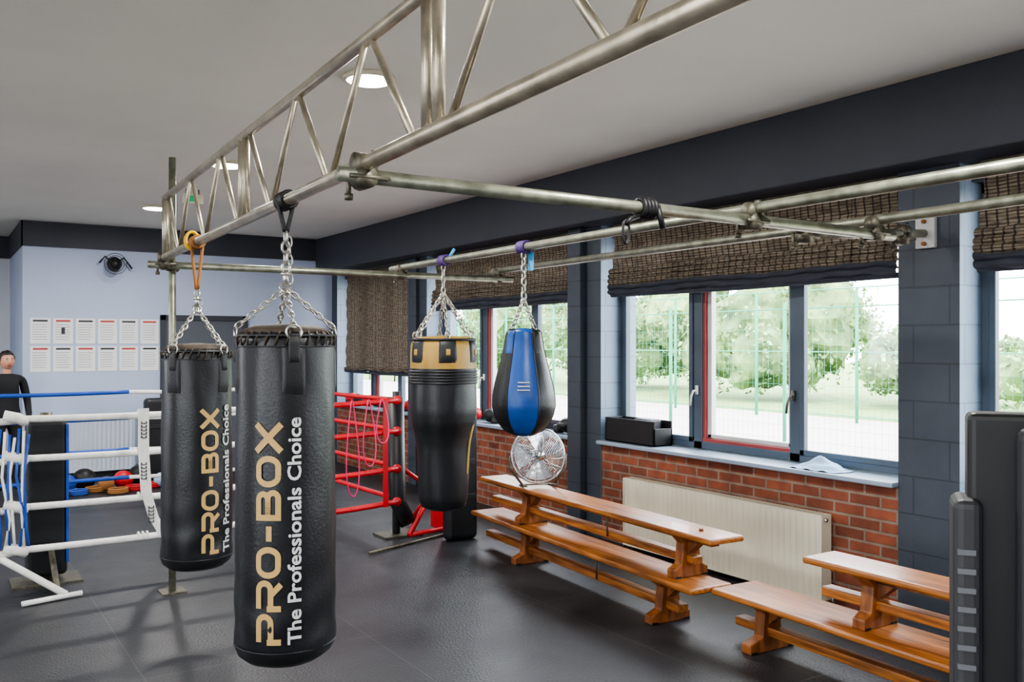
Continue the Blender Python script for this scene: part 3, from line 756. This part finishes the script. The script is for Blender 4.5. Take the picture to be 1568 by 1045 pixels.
box('red_gusset',3.84,3.94,7.13,7.26,.02,.36,m_rred,g,.01)
tube('floor_bar',[(2.95,6.62,.015),(4.05,7.0,.015)],.012,m_dk,g,8)
tubes('red_turnbuckles',[([(3.43,7.10,h+.01),(3.45,7.17,h)],.04) for h in hs],m_rred,g,10)
ribbon('red_side_divider',[(3.30,7.06,1.2),(3.30,7.06,.28)],.045,m_rred,ring)
g=group('ring_corner_post',(3.5,10,0)); box('pad',3.42,3.58,9.95,10.1,.1,1.2,m_rred,g,.03); box('foot_plate',3.3,3.7,9.85,10.2,0,.015,m_dk,g)
g=group('resistance_bands',(3.05,7.0,1.1))
L=[]
for k,(x,b) in enumerate([(2.95,.42),(3.10,.66),(3.22,.85)]):
    L.append(([(x+.06*math.cos(t)*(1-.5*math.sin(t)),6.99+.05*math.sin(t+1)*(.5)-.04,(1.22+b)/2+(1.22-b)/2*math.sin(t)) for t in [2*pi*i/24 for i in range(24)]],.006,True))
tubes('bands',L,m_pink,g,6)
# ------------------------------------------------------------------ gloves
def glove(x,y,z,rot,mat,name='boxing_glove'):
    global XF
    g=group(name,(x,y,z)); XF=Matrix.Translation((x,y,z))@Matrix.Rotation(rot,4,'Z')
    ell('fist',(.05,0,.075),(.095,.07,.072),mat,g,18,lambda p:1+.08*max(0,p.x))
    ell('thumb',(.03,-.065,.07),(.065,.028,.032),mat,g,12)
    lathe('wrist',[(.001,0),(.05,0),(.052,.02),(.048,.07),(.001,.07)],(-.07,0,.0),m_black,g,16)
    XF=Matrix.Identity(4)
for i in range(7):
    glove(4.98,9.98+.30*i,.857,pi/2*(1 if i%2 else -1)+random.uniform(-.2,.2),[m_rred,m_black,m_rred,m_black][i%4])
for i in range(6):
    glove(4.98,6.75+.42*i,.857,pi/2*(1 if i%2 else -1)+random.uniform(-.2,.2),[m_black,m_rred,m_black][i%3])
g=group('black_storage_tray',(5.0,5.72,.856))
multibox('tray',[(4.90,5.1,5.42,6.04,.857,.87),(4.90,4.915,5.42,6.04,.857,1.06),(5.085,5.1,5.42,6.04,.857,1.06),(4.90,5.1,5.42,5.435,.857,1.0),(4.90,5.1,6.025,6.04,.857,1.06)],m_black,g,.003)
multibox('contents',[(4.93,5.06,5.5,5.72,.88,1.07),(4.94,5.05,5.75,5.98,.88,1.04)],m_inkd,g,.02)
V=[];F=[]; n=20
for i in range(n+1):
    for j in range(n+1):
        u,v=i/n-.5,j/n-.5; r=math.hypot(u,v)*2
        z=.86+.075*max(0,1-r*1.1)*(1+.3*math.sin(u*11+v*7))+.006*math.sin(v*19)
        V.append((4.98+u*.24*(1-.2*abs(v)),3.86+v*.42*(1-.25*abs(u)),max(.858,z)))
for i in range(n):
    for j in range(n): F.append((i*(n+1)+j,(i+1)*(n+1)+j,(i+1)*(n+1)+j+1,i*(n+1)+j+1))
mesh('folded_blue_cloth',V,F,m_cloth,None,True)
g=group('kick_shield',(3.9,6.75,0))
box('pad',3.70,4.0,6.66,6.80,.0,1.1,m_pad,g,.05,4)
multibox('straps',[(3.74,3.96,6.645,6.66,.35,.4),(3.74,3.96,6.645,6.66,.65,.7)],m_leather2,g,.003)
for i,(x,y) in enumerate([(2.38,11.7),(2.75,11.75)]):
    g=group('kick_shield',(x,y,0)); box('pad',x-.16,x+.16,y-.09,y+.09,0,1.02-.1*i,m_pad,g,.05,4)
    multibox('straps',[(x-.14,x+.14,y-.105,y-.09,.35,.4),(x-.14,x+.14,y-.105,y-.09,.65,.7)],m_leather2,g,.003)
g=group('training_kit_pile',(1.8,11.2,0))
cols=[m_rred,m_rblue,m_black,m_orange,m_rred,m_black,m_cloth,m_rblue,m_orange]
for i in range(9):
    x=1.1+.2*i; y=11.1+.12*(i%3); r=.09+.04*((i*7)%3)/2
    ell('medicine_ball' ,(x,y,r),(r,r,r*.95),cols[i],g,16)
    t=[2*pi*k/20 for k in range(20)]
    tubes('rope_coil',[([(x+.09+.1*math.cos(q),y-.22+.08*math.sin(q),.02+.018*j) for q in t],.012,True) for j in range(3)],cols[(i*5+2)%9],g,6)
g=group('equipment_shelf',(.2,12.3,0))
multibox('shelf',[(-.6,.5,12.2,12.5,.0,.04),(-.6,.5,12.2,12.5,.4,.43),(-.6,.5,12.2,12.5,.8,.83),(-.6,-.56,12.2,12.5,0,.83),(.46,.5,12.2,12.5,0,.83)],m_wood2,g)
multibox('contents',[(-.4,-.1,12.22,12.45,.04,.3,0),(0,.3,12.22,12.45,.43,.7,1),(.2,.44,12.22,12.45,.04,.25,1),(.05,.25,12.22,12.45,.83,1.0,0)],[m_rblue,m_orange],g,.02)
# ------------------------------------------------------------------ person
PX=.745
P=group('standing_person',(PX,11.75,0))
def skin(name,pts,edges,rad,mat,root=0,lv=2):
    me=bpy.data.meshes.new(name); me.from_pydata([tuple(XF@Vector(p)) for p in pts],edges,[])
    o=bpy.data.objects.new(name,me); bpy.context.scene.collection.objects.link(o); par(o,P)
    md=o.modifiers.new('s','SKIN'); 
    for i,v in enumerate(me.skin_vertices[0].data):
        r=rad[i]; v.radius=(r,r) if not isinstance(r,tuple) else r; v.use_root=(i==root)
    md.use_smooth_shade=True
    s=o.modifiers.new('ss','SUBSURF'); s.levels=lv; s.render_levels=lv
    me.materials.append(mat); return o
XF=Matrix.Translation((PX,11.75,-.02))@Matrix.Rotation(math.radians(15),4,'Z')
pts=[(0,0,.88),(0,0,1.02),(0,0,1.18),(0,.0,1.30),(0,0,1.37),
 (-.17,0,1.30),(-.22,-.01,1.06),(-.21,-.10,.86),
 (.17,0,1.30),(.22,-.01,1.06),(.21,-.10,.86),
 (-.09,0,.82),(-.10,-.01,.46),(-.10,.02,.10),(-.10,-.10,.06),
 (.09,0,.82),(.10,-.01,.46),(.10,.02,.10),(.10,-.10,.06)]
ed=[(0,1),(1,2),(2,3),(3,4),(3,5),(5,6),(6,7),(3,8),(8,9),(9,10),(0,11),(11,12),(12,13),(13,14),(0,15),(15,16),(16,17),(17,18)]
rad=[(.14,.10),(.13,.09),(.15,.10),(.12,.085),(.05,.05),.055,.042,.034,.055,.042,.034,.085,.058,.042,.038,.085,.058,.042,.038]
skin('clothed_body',pts,ed,rad,m_tee)
skin('neck',[(0,0,1.34),(0,-.01,1.44)],[(0,1)],[.05,.05],m_skin)
for s in (-1,1):
    pts=[(.21*s,-.10,.86),(.21*s,-.12,.80)]; ed=[(0,1)]; rad=[.028,.034]
    for k in range(4):
        o_=(k-1.5)*.019; b=len(pts); ln=[.8,1,.95,.75][k]
        pts+=[(.21*s,-.125+o_,.775),(.205*s,-.13+o_,.775-.035*ln),(.195*s,-.135+o_,.775-.065*ln)]
        ed+=[(1,b),(b,b+1),(b+1,b+2)]; rad+=[.009,.008,.007]
    b=len(pts); pts+=[(.20*s,-.155,.80),(.195*s,-.17,.775)]; ed+=[(1,b),(b,b+1)]; rad+=[.010,.008]
    skin('hand',pts,ed,rad,m_skin,0,1)
def headf(p):
    s=1
    if p.z<0: s*=1-.18*abs(p.z)*(1-.3*max(0,-p.y))
    return s
ell('head',(0,-.02,1.51),(.074,.092,.112),m_skin,P,28,headf)
ell('nose',(0,-.112,1.495),(.012,.018,.02),m_skin,P,10)
for s in (-1,1):
    ell('ear',(.075*s,-.01,1.505),(.01,.02,.03),m_skin,P,10)
    ell('eye',(.028*s,-.101,1.522),(.012,.007,.006),m_white,P,10)
    ell('iris',(.028*s,-.107,1.522),(.005,.003,.005),m_hair,P,8)
    ell('brow',(.028*s,-.103,1.542),(.017,.007,.004),m_hair,P,8)
ell('mouth',(0,-.100,1.462),(.022,.008,.006),m_inkr,P,10)
ell('hair',(0,-.008,1.552),(.083,.097,.086),m_hair,P,24,lambda p:(1+.05*math.sin(9*p.x+7*p.z)) if (p.y>-.35 or p.z>.35) else .8)
XF=Matrix.Identity(4)
# ------------------------------------------------------------------ near right: screen on a floor stand
tv=group('monitor_on_stand',(.98,.57,0))
F_=Vector((.546,.838,0)); R_=Vector((.838,-.546,0)); o_=F_*1.0+R_*.51
ang=math.atan2(R_.y,R_.x)-math.radians(22)
XF=Matrix.Translation((o_.x,o_.y,0))@Matrix.Rotation(ang,4,'Z')
zt=H-.077
box('screen_slab',0,.62,0,.045,zt-.78,zt,m_black,tv,.008,3)
box('back_cover',.045,.60,-.03,.0,zt-.74,zt-.012,m_mgrey,tv,.02,4)
box('vented_side',-.016,.014,-.02,.05,zt-.77,zt-.095,m_grey,tv,.010,3)
multibox('vent_slots',[(-.012,.006,-.023,-.018,zt-.155-k*.021,zt-.149-k*.021) for k in range(28)],m_slot,tv)
tube('stand_pole',[(.31,.05,.03),(.31,.05,zt-.5)],.03,m_black,tv,16)
box('stand_base',.06,.56,-.2,.3,0,.03,m_black,tv,.01)
XF=Matrix.Identity(4)
# ------------------------------------------------------------------ outside
box('ground_outside',5.3,70,-40,90,-.25,-.15,m_court)
box('ground_outside',-60,-4.7,-40,90,-.25,-.15,m_court)
box('grass_verge',19,70,-40,90,-.15,-.12,m_grass)
g=group('sports_court_fence',(10.5,14,-.15))
L=[]; y=-8
while y<50:
    L.append(([(10.5,y,-.15),(10.5,y,2.3)],.03)); y+=2.4
for z in (0.0,2.2): L.append(([(10.5,-8,z),(10.5,50,z)],.010))
tubes('fence_posts',L,m_fence,g,5)
L=[]; y=-8
while y<50: L.append(([(10.5,y,-.1),(10.5,y,2.2)],.0022)); y+=.1
z=.1
while z<2.2: L.append(([(10.5,-8,z),(10.5,50,z)],.0022)); z+=.2
tubes('fence_wires',L,m_fence,g,3)
L=[]; y=-8
while y<60:
    L.append(([(18,y,-.15),(18,y,3.0)],.04)); y+=3
for z in (0.0,1.5,3.0): L.append(([(18,-8,z),(18,60,z)],.015))
tubes('far_fence',L,m_fence,g,5)
bm=bmesh.new()
crowns=[]
for i in range(110):
    y=random.uniform(4,78); hmax=random.uniform(3.8,6.0) if y>19 else 2.5
    if y<13: hmax=1.6
    r=random.uniform(.9,1.8) if hmax>3 else random.uniform(.6,.9)
    z=max(r*1.15,random.uniform(.5,max(.8,hmax-r))); cc=Vector((random.uniform(22,27),y,z))
    crowns.append((cc,r))
    ret=bmesh.ops.create_icosphere(bm,subdivisions=3,radius=r*.8,matrix=Matrix.Translation(cc))
    for v in ret['verts']:
        n=noise.noise(v.co*.9)*.5+noise.noise(v.co*2.7)*.35
        v.co+=(v.co-cc).normalized()*n*r*.6
        v.co.z=max(v.co.z,-.10)
me=bpy.data.meshes.new('tmp'); bm.to_mesh(me); bm.free()
V=[tuple(v.co) for v in me.vertices]; F=[tuple(p.vertices) for p in me.polygons]; I=[0]*len(F)
bpy.data.meshes.remove(me)
for cc,r in crowns:
    for k in range(int(420*r)):
        dd=Vector((random.gauss(0,1),random.gauss(0,1),random.gauss(0,1))).normalized()
        rr=r*(.75+.35*random.random()+.35*noise.noise(dd*2+cc)); p=cc+dd*rr
        if p.z<.05: continue
        a=Vector((random.gauss(0,1),random.gauss(0,1),random.gauss(0,1))).normalized(); b=a.cross(dd).normalized()
        s=random.uniform(.05,.13); n0=len(V)
        V+=[tuple(p-a*s-b*s*.4),tuple(p+b*s*.5),tuple(p+a*s+b*s*.2),tuple(p-b*s*.7)]
        F.append((n0,n0+1,n0+2,n0+3)); I.append(1 if random.random()<.5 else 0)
mesh('hedgerow_trees',V,F,[m_fol,m_leaf2],None,False,I)
# ------------------------------------------------------------------ world + portals
w=bpy.data.worlds.new('overcast_sky'); bpy.context.scene.world=w; w.use_nodes=True
bg=w.node_tree.nodes['Background']; bg.inputs[0].default_value=(.88,.94,1,1); bg.inputs[1].default_value=13.5
def portal(x,a,b,z0,z1,sgn):
    l=bpy.data.lights.new('window_portal','AREA'); l.shape='RECTANGLE'; l.size=z1-z0; l.size_y=b-a
    l.cycles.is_portal=True
    o=bpy.data.objects.new('window_portal',l); o.location=(x,(a+b)/2,(z0+z1)/2); o.rotation_euler=(0,sgn*pi/2,0)
    bpy.context.scene.collection.objects.link(o)
for a,b in bays: portal(5.24,a,b,.86,2.62,1)
for a,b in fill_bays: portal(XL-.17,a,b,.86,2.74,-1)
try:
    bpy.context.scene.view_settings.look='AgX - Medium High Contrast'
except Exception as e: print('look',e)
# ------------------------------------------------------------------ camera
cd=bpy.data.cameras.new('camera'); cd.lens=1370/1568*36; cd.sensor_width=36; cd.shift_y=.0029; cd.clip_start=.05; cd.clip_end=300
co=bpy.data.objects.new('camera',cd); co.location=(0,0,H); co.rotation_euler=(pi/2,0,-math.radians(33.1))
bpy.context.scene.collection.objects.link(co); bpy.context.scene.camera=co
